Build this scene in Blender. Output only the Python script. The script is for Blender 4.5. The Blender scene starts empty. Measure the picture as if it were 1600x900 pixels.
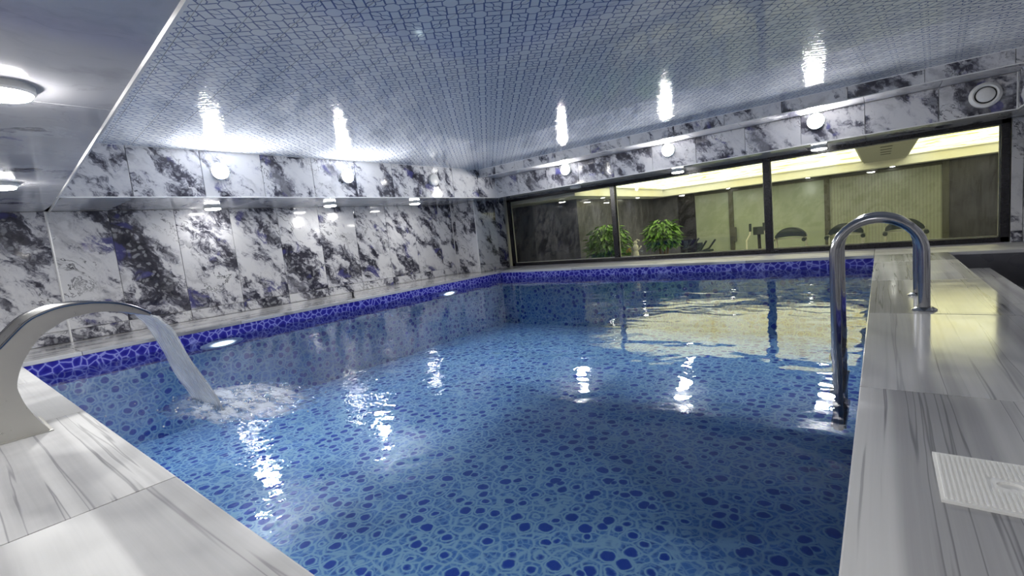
import bpy, bmesh, math, random
from math import sin, cos, pi, radians, atan2, hypot
from mathutils import Vector, Matrix

random.seed(7)
S = 0.64                      # metres per layout unit (height of the lens above the deck)
sc = bpy.context.scene
col = sc.collection

# ------------------------------------------------------------------ camera
F_PX, YAW, PITCH, ROLL = 729.567, radians(38.67842), radians(6.3653), radians(5.81475)
fwd = Vector((-sin(YAW)*cos(PITCH), cos(YAW)*cos(PITCH), -sin(PITCH)))
rgt = Vector((cos(YAW), sin(YAW), 0)); dwn = fwd.cross(rgt)
r2 = cos(ROLL)*rgt + sin(ROLL)*dwn; d2 = -sin(ROLL)*rgt + cos(ROLL)*dwn
cam_data = bpy.data.cameras.new('camera'); cam = bpy.data.objects.new('camera', cam_data); col.objects.link(cam)
cam_data.sensor_width = 36.0; cam_data.lens = F_PX/1600*36; cam_data.clip_start = 0.02
m = Matrix((r2, -d2, -fwd)).transposed().to_4x4(); m.translation = Vector((0, 0, S)); cam.matrix_world = m
sc.camera = cam

# ------------------------------------------------------------------ world, exposure
w = bpy.data.worlds.new('world'); sc.world = w; w.use_nodes = True
w.node_tree.nodes['Background'].inputs[0].default_value = (0.5, 0.52, 0.55, 1)
w.node_tree.nodes['Background'].inputs[1].default_value = 0.02
sc.view_settings.view_transform = 'Standard'; sc.view_settings.look = 'None'
sc.view_settings.exposure = 0.95; sc.view_settings.gamma = 1.0; sc.view_settings.use_curve_mapping = False
sc.cycles.use_denoising = True
sc.cycles.max_bounces = 6; sc.cycles.diffuse_bounces = 3; sc.cycles.glossy_bounces = 3; sc.cycles.transmission_bounces = 2
sc.cycles.use_adaptive_sampling = True; sc.cycles.adaptive_threshold = 0.05
sc.cycles.transparent_max_bounces = 16
sc.cycles.caustics_reflective = False; sc.cycles.caustics_refractive = False
sc.cycles.sample_clamp_indirect = 6.0
LAMP = 300.0                   # radiance of a lit lamp diffuser
GYM = 1.25                    # radiance of the back-lit gym ceiling

# ------------------------------------------------------------------ layout (units of S)
XW, XB = -10.45, -8.70        # left wall, left bulkhead face
YW, YB, YT = 11.85, 10.60, 9.92   # window wall, bulkhead face, upper tier face
XR, XRB = 1.92, 1.64          # right wall, right bulkhead face
YN = -2.2                     # wall behind the lens
ZS, ZC, ZT = 2.13, 2.89, 2.675    # soffit, ceiling, underside of the upper tier
PXL, PXR, PYN, PYF = -8.80, -0.104, 0.632, 10.56   # pool opening
ZW, ZF = -0.215, -1.55        # water level, pool bottom
SL = 0.055                    # coping slab thickness
TW = 0.962                    # wall tile width
GF = -1.9                     # gym floor level

# ------------------------------------------------------------------ node helpers
class NT:
    def __init__(s, mat):
        s.t = mat.node_tree; s.n = s.t.nodes; s.l = s.t.links
    def new(s, typ, **kw):
        nd = s.n.new(typ)
        for k, v in kw.items(): setattr(nd, k, v)
        return nd
    def put(s, sock, v):
        if hasattr(v, 'is_output') or isinstance(v, bpy.types.NodeSocket): s.l.new(v, sock)
        elif isinstance(v, (tuple, list)) and len(v) == 3 and sock.type == 'RGBA': sock.default_value = (*v, 1)
        else: sock.default_value = v
    def math(s, op, a, b=None, c=None, clamp=False):
        nd = s.new('ShaderNodeMath', operation=op); nd.use_clamp = clamp
        s.put(nd.inputs[0], a)
        if b is not None: s.put(nd.inputs[1], b)
        if c is not None: s.put(nd.inputs[2], c)
        return nd.outputs[0]
    def vmath(s, op, a, b):
        nd = s.new('ShaderNodeVectorMath', operation=op); s.put(nd.inputs[0], a); s.put(nd.inputs[1], b); return nd.outputs[0]
    def mapping(s, v, loc=(0, 0, 0), rot=(0, 0, 0), scale=(1, 1, 1)):
        nd = s.new('ShaderNodeMapping'); s.put(nd.inputs[0], v)
        nd.inputs[1].default_value = loc; nd.inputs[2].default_value = rot; nd.inputs[3].default_value = scale
        return nd.outputs[0]
    def noise(s, v, scale, detail=4, rough=0.5, dist=0.0, w=None, color=False):
        nd = s.new('ShaderNodeTexNoise')
        if w is not None: v = s.vmath('ADD', v, w)       # shifts the pattern from piece to piece
        s.put(nd.inputs['Vector'], v); s.put(nd.inputs['Scale'], scale); s.put(nd.inputs['Detail'], detail)
        s.put(nd.inputs['Roughness'], rough); s.put(nd.inputs['Distortion'], dist)
        return nd.outputs['Color' if color else 'Fac']
    def ramp(s, f, stops, interp='LINEAR'):
        nd = s.new('ShaderNodeValToRGB'); s.put(nd.inputs[0], f); e = nd.color_ramp; e.interpolation = interp
        while len(e.elements) < len(stops): e.elements.new(0.5)
        for el, (p, c) in zip(e.elements, stops):
            el.position = p; el.color = (*c, 1) if len(c) == 3 else c
        return nd.outputs[0]
    def sstep(s, f, a, b):
        nd = s.new('ShaderNodeMapRange', interpolation_type='SMOOTHSTEP'); s.put(nd.inputs[0], f)
        nd.inputs[1].default_value = a; nd.inputs[2].default_value = b; return nd.outputs[0]
    def mix(s, f, a, b, mode='MIX'):
        nd = s.new('ShaderNodeMix', data_type='RGBA', blend_type=mode)
        s.put(nd.inputs[0], f); s.put(nd.inputs[6], a); s.put(nd.inputs[7], b); return nd.outputs[2]
    def coord(s, kind='Object'): return s.new('ShaderNodeTexCoord').outputs[kind]
    def rnd(s): return s.new('ShaderNodeObjectInfo').outputs['Random']
    def bump(s, h, strength=0.3, dist=0.01):
        nd = s.new('ShaderNodeBump'); s.put(nd.inputs['Height'], h)
        nd.inputs['Strength'].default_value = strength; nd.inputs['Distance'].default_value = dist
        return nd.outputs[0]

def mat(name, color=(0.8, 0.8, 0.8), rough=0.4, metal=0.0, spec=0.5, coat=0.0, emit=None, estr=0.0):
    mt = bpy.data.materials.new(name); mt.use_nodes = True
    b = mt.node_tree.nodes['Principled BSDF']
    b.inputs['Base Color'].default_value = (*color, 1); b.inputs['Roughness'].default_value = rough
    b.inputs['Metallic'].default_value = metal; b.inputs['Specular IOR Level'].default_value = spec
    if coat: b.inputs['Coat Weight'].default_value = coat; b.inputs['Coat Roughness'].default_value = 0.03
    if emit: b.inputs['Emission Color'].default_value = (*emit, 1); b.inputs['Emission Strength'].default_value = estr
    return mt, NT(mt), b

M = {}
def simple(name, *a, grain=0.0, gscale=40, **k):
    mt, n, b = mat(name, *a, **k)
    if grain:
        c = a[0]
        f = n.noise(n.coord(), gscale, 5, 0.6)
        lo = tuple(x*(1-grain) for x in c); hi = tuple(min(1, x*(1+grain)) for x in c)
        n.put(b.inputs['Base Color'], n.ramp(f, [(0.3, lo), (0.7, hi)]))
    M[name] = mt; return mt

def marble_tile(name, white=(0.70, 0.70, 0.715), gain=0.0, rough=0.06, scale=1.0, dark=1.0):
    mt, n, b = mat(name, rough=rough, spec=0.6)
    co = n.coord(); w4 = n.math('MULTIPLY', n.rnd(), 37.0)
    wob = n.noise(co, 3.0*scale, 4, 0.6, w=w4, color=True)
    p = n.vmath('ADD', co, n.vmath('MULTIPLY', wob, (0.30/scale, 0.30/scale, 0.30/scale)))
    pr = n.mapping(n.mapping(p, rot=(0, radians(-47), 0)), scale=(0.7*scale, 1.0*scale, 1.5*scale))
    base = n.noise(pr, 4.2, 7, 0.70, 0.3, w=w4)
    big = n.noise(pr, 1.6, 2, 0.5, 0.0, w=n.math('ADD', w4, 9.0))
    comb = n.math('ADD', n.math('MULTIPLY', base, 0.60), n.math('MULTIPLY', big, 0.40))
    g = gain
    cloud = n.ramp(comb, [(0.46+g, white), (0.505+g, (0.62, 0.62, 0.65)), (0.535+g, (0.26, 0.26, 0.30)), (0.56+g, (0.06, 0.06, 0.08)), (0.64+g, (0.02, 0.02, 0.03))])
    grey = n.noise(pr, 3.0, 6, 0.6, 0.5, w=n.math('ADD', w4, 31.0))
    cloud = n.mix(n.math('MULTIPLY', n.sstep(grey, 0.54, 0.68), 0.55), cloud, (0.33, 0.33, 0.36))
    v = n.noise(pr, 3.2, 5, 0.62, 0.6, w=n.math('ADD', w4, 21.0))
    ridge = n.math('ABSOLUTE', n.math('SUBTRACT', v, 0.5))
    vein = n.math('SUBTRACT', 1.0, n.sstep(ridge, 0.0, 0.014))
    veinw = n.math('MULTIPLY', vein, n.sstep(n.noise(pr, 1.7, 2, 0.5, w=n.math('ADD', w4, 3.0)), 0.47, 0.58))
    c1 = n.mix(n.math('MULTIPLY', veinw, 0.9*dark), cloud, (0.04, 0.04, 0.055))
    vo = n.new('ShaderNodeTexVoronoi', feature='F1'); n.put(vo.inputs['Vector'], p); vo.inputs['Scale'].default_value = 15*scale
    peb = n.math('MULTIPLY', n.math('SUBTRACT', 1.0, n.sstep(vo.outputs['Distance'], 0.20, 0.42)), n.sstep(comb, 0.53+g, 0.56+g))
    c2 = n.mix(n.math('MULTIPLY', peb, 0.50), c1, (0.42, 0.43, 0.46))
    ind = n.sstep(n.noise(co, 3.4*scale, 3, 0.55, 0.6, w=n.math('ADD', w4, 50.0)), 0.60, 0.68)
    ind = n.math('MULTIPLY', ind, n.sstep(comb, 0.47+g, 0.53+g))
    c3 = n.mix(n.math('MULTIPLY', ind, 0.70), c2, (0.07, 0.07, 0.24))
    n.put(b.inputs['Base Color'], c3)
    M[name] = mt
marble_tile('breccia marble tile')
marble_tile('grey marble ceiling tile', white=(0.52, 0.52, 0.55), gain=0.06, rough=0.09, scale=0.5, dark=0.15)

def striped_marble(name, white, grey, dark, rough=0.12, along='X', bands=9.0):
    mt, n, b = mat(name, rough=rough, spec=0.5)
    co = n.coord(); w4 = n.math('MULTIPLY', n.rnd(), 60.0)
    wob = n.noise(co, 1.3, 3, 0.5, w=w4, color=True)
    p = n.vmath('ADD', co, n.vmath('MULTIPLY', wob, (0.022, 0.022, 0.022)))
    q = n.mapping(p, scale=(0.015, 1.0, 0.0) if along == 'X' else (1.0, 0.015, 0.0))
    f = n.noise(q, bands*0.55, 2, 0.5, 0.0, w=w4)
    g = n.noise(q, bands*1.3, 3, 0.55, 0.0, w=n.math('ADD', w4, 11.0))
    band = n.sstep(f, 0.48, 0.60)
    c = n.mix(n.math('MULTIPLY', band, 0.85), white, grey)
    c = n.mix(n.math('MULTIPLY', n.sstep(g, 0.50, 0.66), 0.55), c, grey)
    ln = n.math('SUBTRACT', 1.0, n.sstep(n.math('ABSOLUTE', n.math('SUBTRACT', g, 0.55)), 0.0, 0.016))
    ln = n.math('MULTIPLY', ln, n.sstep(f, 0.40, 0.52))
    c = n.mix(n.math('MULTIPLY', ln, 0.75), c, dark)
    fine = n.noise(q, bands*7, 4, 0.65, 0.0, w=w4)
    c = n.mix(0.14, c, n.ramp(fine, [(0.3, grey), (0.7, white)]))
    n.put(b.inputs['Base Color'], c)
    n.put(b.inputs['Roughness'], n.ramp(n.noise(co, 5, 3, 0.5, w=w4), [(0.3, (rough*0.7,)*3), (0.7, (rough*1.6,)*3)]))
    M[name] = mt
striped_marble('white striped marble along x', (0.62, 0.62, 0.615), (0.30, 0.30, 0.31), (0.10, 0.10, 0.115), rough=0.42, along='X', bands=9.0)
striped_marble('white striped marble along y', (0.62, 0.62, 0.615), (0.30, 0.30, 0.31), (0.10, 0.10, 0.115), rough=0.10, along='Y', bands=10.0)
striped_marble('dark striped marble', (0.15, 0.15, 0.165), (0.075, 0.075, 0.09), (0.03, 0.03, 0.04), rough=0.3, along='X', bands=10.0)

def liner(name):
    mt, n, b = mat(name, rough=0.35, spec=0.3)
    co = n.coord('Object')
    wob = n.noise(co, 11, 2, 0.5, color=True)
    p = n.vmath('ADD', co, n.vmath('MULTIPLY', wob, (0.045, 0.045, 0.045)))
    def cells(sc_, lo, hi, seed):
        v = n.new('ShaderNodeTexVoronoi', feature='F1'); n.put(v.inputs['Vector'], n.mapping(p, loc=(seed, seed*0.7, 0))); v.inputs['Scale'].default_value = sc_
        v.inputs['Randomness'].default_value = 0.85
        sp = n.new('ShaderNodeSeparateColor'); n.put(sp.inputs[0], v.outputs['Color'])
        rad = n.math('MULTIPLY_ADD', sp.outputs[0], hi-lo, lo)
        return n.math('SUBTRACT', v.outputs['Distance'], rad)
    mid = (0.10, 0.26, 0.70); pale = (0.52, 0.77, 0.93); deep = (0.04, 0.105, 0.55)
    ve = n.new('ShaderNodeTexVoronoi', feature='DISTANCE_TO_EDGE'); n.put(ve.inputs['Vector'], p); ve.inputs['Scale'].default_value = 10.0; ve.inputs['Randomness'].default_value = 0.85
    d1 = cells(10.0, 0.20, 0.39, 0.0)
    d2 = cells(24.0, 0.12, 0.36, 3.3)
    ve2 = n.new('ShaderNodeTexVoronoi', feature='DISTANCE_TO_EDGE'); n.put(ve2.inputs['Vector'], n.mapping(p, loc=(3.3, 2.31, 0))); ve2.inputs['Scale'].default_value = 24.0; ve2.inputs['Randomness'].default_value = 0.85
    net1 = n.math('SUBTRACT', 1.0, n.sstep(ve.outputs['Distance'], 0.02, 0.11))
    net2 = n.math('SUBTRACT', 1.0, n.sstep(ve2.outputs['Distance'], 0.02, 0.13))
    blob1 = n.math('SUBTRACT', 1.0, n.sstep(d1, -0.05, 0.05)); ring1 = n.math('SUBTRACT', 1.0, n.sstep(n.math('ABSOLUTE', n.math('SUBTRACT', d1, 0.08)), 0.015, 0.075))
    blob2 = n.math('SUBTRACT', 1.0, n.sstep(d2, -0.08, 0.08))
    bgc = n.mix(n.noise(p, 38, 3, 0.6), mid, (0.20, 0.42, 0.80))
    c = n.mix(n.math('MULTIPLY', net2, 0.55), bgc, pale); c = n.mix(n.math('MULTIPLY', blob2, 0.75), c, (0.07, 0.16, 0.55))
    c = n.mix(n.math('MULTIPLY', n.math('MAXIMUM', net1, ring1), 0.95), c, pale); c = n.mix(blob1, c, deep)
    n.put(b.inputs['Base Color'], c)
    M[name] = mt
liner('printed pool liner')

def liner_band(name):
    mt, n, b = mat(name, rough=0.15, spec=0.5)
    co = n.coord()
    wob = n.noise(co, 9, 2, 0.5, color=True)
    p = n.vmath('ADD', co, n.vmath('MULTIPLY', wob, (0.03, 0.03, 0.03)))
    v1 = n.new('ShaderNodeTexVoronoi', feature='DISTANCE_TO_EDGE'); n.put(v1.inputs['Vector'], p); v1.inputs['Scale'].default_value = 15.0
    c = n.ramp(v1.outputs['Distance'], [(0.01, (0.34, 0.36, 0.72)), (0.06, (0.13, 0.14, 0.52)), (0.12, (0.032, 0.03, 0.34)), (0.4, (0.016, 0.014, 0.24))])
    n.put(b.inputs['Base Color'], c); M[name] = mt
liner_band('printed waterline band')

# ceiling plank print: rosettes of octagons, petals and stars
CELL = 0.3268*S; ANG = radians(4.0); V0 = 1.601*S; U0 = -4.028*S
def ceiling_print(name):
    mt, n, b = mat(name, rough=0.07, spec=0.5)
    co = n.coord()
    sep = n.new('ShaderNodeSeparateXYZ'); n.put(sep.inputs[0], co)
    X, Y = sep.outputs[0], sep.outputs[1]
    u = n.math('ADD', n.math('MULTIPLY', X, cos(ANG)/CELL), n.math('MULTIPLY_ADD', Y, -sin(ANG)/CELL, -U0/CELL+0.5))
    v = n.math('ADD', n.math('MULTIPLY', X, sin(ANG)/CELL), n.math('MULTIPLY_ADD', Y, cos(ANG)/CELL, -V0/CELL+0.5))
    def fold(t): return n.math('ABSOLUTE', n.math('SUBTRACT', n.math('FRACT', n.math('ADD', t, 0.5)), 0.5))
    a0, b0 = fold(u), fold(v)            # distance from the octagon centre lattice
    ax = n.math('SUBTRACT', 0.5, a0); bx = n.math('SUBTRACT', 0.5, b0)   # distance from the rosette centre
    x = n.math('MAXIMUM', ax, bx); y = n.math('MINIMUM', ax, bx)
    sd = n.math('MULTIPLY', n.math('ADD', x, y), 0.70711); td = n.math('MULTIPLY', n.math('SUBTRACT', x, y), 0.70711)
    A = lambda q, k: n.math('ABSOLUTE', n.math('SUBTRACT', q, k))
    l1 = n.math('SUBTRACT', n.math('MAXIMUM', A(td, 0.123), n.math('SUBTRACT', sd, 0.50)), 0.006)      # long sides of the ladders
    l2 = n.math('MAXIMUM', A(sd, 0.150), n.math('SUBTRACT', td, 0.123))                                # rungs
    octd = n.math('SUBTRACT', n.math('MAXIMUM', n.math('SUBTRACT', 0.5, y), n.math('SUBTRACT', 0.7071, sd)), 0.20)
    l3 = n.math('ABSOLUTE', octd)                                                                      # octagons
    h = n.math('MAXIMUM', n.math('SUBTRACT', y, 0.10), n.math('MULTIPLY_ADD', n.math('SUBTRACT', x, 0.40), 0.62, n.math('MULTIPLY', n.math('SUBTRACT', y, 0.10), 0.78)))
    l4 = n.math('MAXIMUM', n.math('ABSOLUTE', h), n.math('SUBTRACT', 0.123, td))                       # petals
    edge = n.math('MINIMUM', n.math('MINIMUM', l1, l2), n.math('MINIMUM', l3, l4))
    line = n.sstep(edge, 0.009, 0.021)
    c = n.mix(line, (0.13, 0.17, 0.33), (0.74, 0.775, 0.81))
    n.put(b.inputs['Base Color'], c)
    n.put(b.inputs['Normal'], n.bump(line, 0.15, 0.0010))
    M[name] = mt
ceiling_print('printed ceiling plank')

def foam_fall(n, co):
    v = n.mapping(co, scale=(1/(0.95*S), 1/(0.52*S), 0)); ln = n.new('ShaderNodeVectorMath', operation='LENGTH'); n.put(ln.inputs[0], v)
    return n.math('MULTIPLY', n.math('SUBTRACT', 1.0, n.sstep(ln.outputs['Value'], 0.45, 1.0)), 1.0)
def water_mat(name, tint, amp, scl, white=0.0, splash=False):
    mt = bpy.data.materials.new(name); mt.use_nodes = True; n = NT(mt); mt.node_tree.nodes.clear()
    out = n.new('ShaderNodeOutputMaterial'); co = n.coord()
    h = n.math('ADD', n.math('MULTIPLY', n.noise(n.mapping(co, scale=(1, 1.25, 1)), scl, 2, 0.45, 0.4), 1.0),
               n.math('MULTIPLY', n.noise(n.mapping(co, rot=(0, 0, 0.6)), scl*2.6, 2, 0.5), 0.12))
    if splash:
        sp = n.vmath('SUBTRACT', co, (-4.5*S, 1.75*S, ZW*S))
        ln = n.new('ShaderNodeVectorMath', operation='LENGTH'); n.put(ln.inputs[0], sp); r = ln.outputs['Value']
        fall = n.math('POWER', 2.718, n.math('MULTIPLY', r, -1.15))
        chop = n.noise(co, 16, 3, 0.6, 0.3)
        h = n.math('ADD', h, n.math('MULTIPLY', n.math('MULTIPLY', chop, fall), 0.85))
    bp = n.bump(h, 1.0, amp)
    tr = n.new('ShaderNodeBsdfTransparent'); n.put(tr.inputs[0], tint)
    gl = n.new('ShaderNodeBsdfGlossy'); gl.inputs['Roughness'].default_value = 0.0; n.put(gl.inputs['Normal'], bp)
    fr = n.new('ShaderNodeFresnel'); fr.inputs[0].default_value = 1.333; n.put(fr.inputs['Normal'], bp)
    mx = n.new('ShaderNodeMixShader'); n.put(mx.inputs[0], fr.outputs[0]); n.l.new(tr.outputs[0], mx.inputs[1]); n.l.new(gl.outputs[0], mx.inputs[2])
    last = mx.outputs[0]
    if white:
        df = n.new('ShaderNodeBsdfTranslucent'); n.put(df.inputs[0], (0.85, 0.88, 0.92))
        df2 = n.new('ShaderNodeBsdfDiffuse'); n.put(df2.inputs[0], (0.85, 0.88, 0.92))
        ad = n.new('ShaderNodeMixShader'); ad.inputs[0].default_value = 0.5; n.l.new(df.outputs[0], ad.inputs[1]); n.l.new(df2.outputs[0], ad.inputs[2])
        m2 = n.new('ShaderNodeMixShader'); n.put(m2.inputs[0], white if not callable(white) else white(n, co))
        n.l.new(last, m2.inputs[1]); n.l.new(ad.outputs[0], m2.inputs[2]); last = m2.outputs[0]
    n.l.new(last, out.inputs[0]); M[name] = mt
water_mat('rippled pool water', (0.82, 0.92, 1.0), 0.009, 2.4, splash=True)
water_mat('falling water', (0.93, 0.96, 0.99), 0.004, 30.0, white=lambda n, co: n.ramp(n.noise(n.mapping(co, scale=(1, 0.12, 0.12)), 60, 3, 0.6), [(0.40, (0.22,)*3), (0.62, (0.60,)*3)]))
water_mat('white water foam', (0.95, 0.97, 1.0), 0.01, 25.0, white=lambda n, co: n.math('MULTIPLY', n.sstep(n.noise(n.mapping(co, rot=(0, 0, -0.3), scale=(0.45, 1.3, 1)), 13, 5, 0.7, 0.5), 0.38, 0.60), foam_fall(n, co)))

def glass(name, tint=(0.93, 0.94, 0.91), ior=1.5):
    mt = bpy.data.materials.new(name); mt.use_nodes = True; n = NT(mt); mt.node_tree.nodes.clear()
    out = n.new('ShaderNodeOutputMaterial')
    tr = n.new('ShaderNodeBsdfTransparent'); n.put(tr.inputs[0], tint)
    gl = n.new('ShaderNodeBsdfGlossy'); gl.inputs['Roughness'].default_value = 0.01
    fr = n.new('ShaderNodeFresnel'); fr.inputs[0].default_value = ior
    mx = n.new('ShaderNodeMixShader'); n.l.new(fr.outputs[0], mx.inputs[0]); n.l.new(tr.outputs[0], mx.inputs[1]); n.l.new(gl.outputs[0], mx.inputs[2])
    n.l.new(mx.outputs[0], out.inputs[0]); M[name] = mt
glass('window glass')

def steel(name, color, rough, streak=(1, 1, 30)):
    mt, n, b = mat(name, color, rough, metal=1.0)
    f = n.noise(n.mapping(n.coord(), scale=streak), 30, 4, 0.6)
    n.put(b.inputs['Roughness'], n.ramp(f, [(0.3, (rough*0.9,)*3), (0.7, (rough*1.1,)*3)]))
    M[name] = mt
steel('polished steel', (0.36, 0.365, 0.38), 0.16)
steel('brushed steel', (0.55, 0.54, 0.50), 0.30, (1, 1, 1))

simple('white trim', (0.80, 0.80, 0.80), 0.25, grain=0.04)
simple('white pvc', (0.78, 0.79, 0.80), 0.35, grain=0.04)
simple('white plastic', (0.82, 0.82, 0.80), 0.4, grain=0.03)
simple('black frame', (0.012, 0.011, 0.016), 0.25, grain=0.2)
simple('black plastic', (0.015, 0.016, 0.018), 0.4, grain=0.2)
simple('black pad', (0.012, 0.022, 0.028), 0.55, grain=0.25)
simple('mortar', (0.45, 0.45, 0.47), 0.7, grain=0.1)
simple('plain wall', (0.60, 0.60, 0.62), 0.4, grain=0.1)
simple('gym cream plaster', (0.88, 0.88, 0.86), 0.55, grain=0.03)
simple('gym floor vinyl', (0.72, 0.72, 0.76), 0.45, grain=0.15)
simple('gym post', (0.06, 0.062, 0.05), 0.35, grain=0.1)
simple('gym beam panel', (0.42, 0.42, 0.42), 0.5, grain=0.04)
simple('leaf green', (0.10, 0.24, 0.03), 0.45, grain=0.55, gscale=18)
simple('bark brown', (0.12, 0.07, 0.035), 0.7, grain=0.3)
simple('pot clay', (0.30, 0.27, 0.22), 0.6, grain=0.15)
simple('figurine white', (0.75, 0.74, 0.68), 0.35, grain=0.05)
simple('petal yellow', (0.75, 0.46, 0.02), 0.5, grain=0.2)
simple('silver paint', (0.50, 0.51, 0.48), 0.35, grain=0.05, metal=0.3)
simple('vent gap', (0.02, 0.02, 0.02), 0.6, grain=0.1)
simple('unlit diffuser', (0.66, 0.66, 0.66), 0.35, grain=0.03)

def dark_stone(name, a, bcol, rough):
    mt, n, b = mat(name, rough=rough, spec=0.5); co = n.coord()
    f = n.noise(n.mapping(co, scale=(1, 1, 0.35)), 3.0, 7, 0.65, 0.6)
    n.put(b.inputs['Base Color'], n.ramp(f, [(0.35, a), (0.7, bcol)])); M[name] = mt
dark_stone('gym dark stone', (0.06, 0.06, 0.085), (0.16, 0.16, 0.22), 0.22)
dark_stone('gym dark panel', (0.045, 0.045, 0.06), (0.075, 0.075, 0.095), 0.25)

def fluted(name):
    mt, n, b = mat(name, rough=0.14, spec=0.6); co = n.coord()
    sep = n.new('ShaderNodeSeparateXYZ'); n.put(sep.inputs[0], co)
    wv = n.math('SINE', n.math('MULTIPLY', sep.outputs[0], 2*pi/0.055))
    f = n.noise(co, 2.0, 4, 0.6)
    base = n.ramp(f, [(0.3, (0.26, 0.285, 0.25)), (0.7, (0.33, 0.355, 0.31))])
    c = n.mix(n.math('MULTIPLY_ADD', wv, 0.22, 0.22), base, (0.165, 0.18, 0.16))
    n.put(b.inputs['Base Color'], c); M[name] = mt
fluted('gym fluted green panel')
def green_glass(name):
    mt, n, b = mat(name, rough=0.10, spec=0.7); co = n.coord()
    f = n.noise(n.mapping(co, scale=(1, 1, 0.5)), 1.6, 5, 0.6, 0.4)
    n.put(b.inputs['Base Color'], n.ramp(f, [(0.3, (0.26, 0.305, 0.26)), (0.7, (0.33, 0.375, 0.32))])); M[name] = mt
green_glass('gym green glass')

def emitter(name, color, strength, veins=False):
    mt, n, b = mat(name, (0.8, 0.8, 0.8), 0.4); b.inputs['Emission Strength'].default_value = strength
    if veins:
        co = n.coord()
        f = n.noise(n.mapping(co, rot=(0, 0, 0.5), scale=(0.6, 1.6, 1)), 1.3, 5, 0.6, 0.8)
        r = n.math('ABSOLUTE', n.math('SUBTRACT', f, 0.52))
        c = n.mix(n.math('SUBTRACT', 1.0, n.sstep(r, 0.0, 0.055)), color, (0.80, 0.62, 0.004))
        c = n.mix(n.sstep(n.noise(co, 0.9, 2, 0.5), 0.38, 0.50), color, c)
        n.put(b.inputs['Emission Color'], c)
    else:
        n.put(b.inputs['Emission Color'], color)
    M[name] = mt
emitter('lit diffuser', (1.0, 0.985, 0.96), LAMP)
emitter('lit lowered ceiling diffuser', (1.0, 0.985, 0.96), LAMP*0.46)
emitter('lit soffit diffuser', (1.0, 0.985, 0.96), LAMP*0.12)
def lens_glow(name, radius, strength):
    mt, n, b = mat(name, (0.8, 0.8, 0.8), 0.3)
    sep = n.new('ShaderNodeSeparateXYZ'); n.put(sep.inputs[0], n.coord())
    d = n.math('SQRT', n.math('MULTIPLY_ADD', sep.outputs[0], sep.outputs[0], n.math('MULTIPLY', sep.outputs[1], sep.outputs[1])))
    f = n.math('SUBTRACT', 1.0, n.sstep(d, 0.0, radius)); f = n.math('POWER', f, 1.6)
    n.put(b.inputs['Emission Color'], (0.9, 1.0, 0.98)); n.put(b.inputs['Emission Strength'], n.math('MULTIPLY', f, strength)); M[name] = mt
lens_glow('underwater lamp', 0.105*S, 9.0)
emitter('backlit stretch ceiling', (1.0, 0.985, 0.64), GYM, veins=True)
emitter('gym spot', (1.0, 0.98, 0.92), 22.0)

# ------------------------------------------------------------------ mesh helpers (all coordinates in layout units)
def link(o, parent=None):
    col.objects.link(o)
    if parent is not None: o.parent = parent
    return o
def mesh_obj(name, verts, faces, mt, parent=None, loc=(0, 0, 0), rot=(0, 0, 0), smooth=False):
    me = bpy.data.meshes.new(name); me.from_pydata([(a*S, b*S, c*S) for a, b, c in verts], [], faces); me.update()
    if mt: me.materials.append(M[mt])
    if smooth: me.polygons.foreach_set('use_smooth', [True]*len(me.polygons))
    o = bpy.data.objects.new(name, me); o.location = [q*S for q in loc]; o.rotation_euler = rot
    return link(o, parent)
def bm_obj(name, bm, mt, parent=None, loc=(0, 0, 0), rot=(0, 0, 0), smooth=False):
    bmesh.ops.recalc_face_normals(bm, faces=bm.faces)
    me = bpy.data.meshes.new(name); bmesh.ops.scale(bm, vec=(S, S, S), verts=bm.verts); bm.to_mesh(me); bm.free()
    if mt: me.materials.append(M[mt])
    if smooth:
        me.polygons.foreach_set('use_smooth', [True]*len(me.polygons)); me.set_sharp_from_angle(angle=radians(40))
    o = bpy.data.objects.new(name, me); o.location = [q*S for q in loc]; o.rotation_euler = rot
    return link(o, parent)
def bm_box(bm, x0, x1, y0, y1, z0, z1, bevel=0.0):
    vs = [bm.verts.new((x, y, z)) for x in (x0, x1) for y in (y0, y1) for z in (z0, z1)]
    fs = [bm.faces.new([vs[i] for i in q]) for q in ((0, 1, 3, 2), (4, 6, 7, 5), (0, 4, 5, 1), (2, 3, 7, 6), (0, 2, 6, 4), (1, 5, 7, 3))]
    if bevel:
        es = list({e for f in fs for e in f.edges}); bmesh.ops.bevel(bm, geom=es, offset=bevel, segments=2, affect='EDGES', profile=0.7)
def box(name, x0, x1, y0, y1, z0, z1, mt, parent=None, bevel=0.0, loc=(0, 0, 0)):
    bm = bmesh.new(); bm_box(bm, x0, x1, y0, y1, z0, z1, bevel); return bm_obj(name, bm, mt, parent, loc)
def bm_tube(bm, pts, r, seg=12, cap=True):
    pts = [Vector(p) for p in pts]; rs = r if isinstance(r, (list, tuple)) else [r]*len(pts); rings = []
    up = None
    for i, p in enumerate(pts):
        t = (pts[min(i+1, len(pts)-1)]-pts[max(i-1, 0)]).normalized()
        if up is None:
            up = Vector((0, 0, 1)) if abs(t.z) < 0.9 else Vector((0, 1, 0))
        a = t.cross(up).normalized(); up = a.cross(t).normalized()
        rings.append([bm.verts.new(p+rs[i]*(cos(2*pi*k/seg)*a+sin(2*pi*k/seg)*up)) for k in range(seg)])
    for i in range(len(rings)-1):
        for k in range(seg): bm.faces.new((rings[i][k], rings[i][(k+1) % seg], rings[i+1][(k+1) % seg], rings[i+1][k]))
    if cap: bm.faces.new(rings[0][::-1]); bm.faces.new(rings[-1])
def tube(name, pts, r, mt, parent=None, seg=12):
    bm = bmesh.new(); bm_tube(bm, pts, r, seg); return bm_obj(name, bm, mt, parent, smooth=True)
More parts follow.
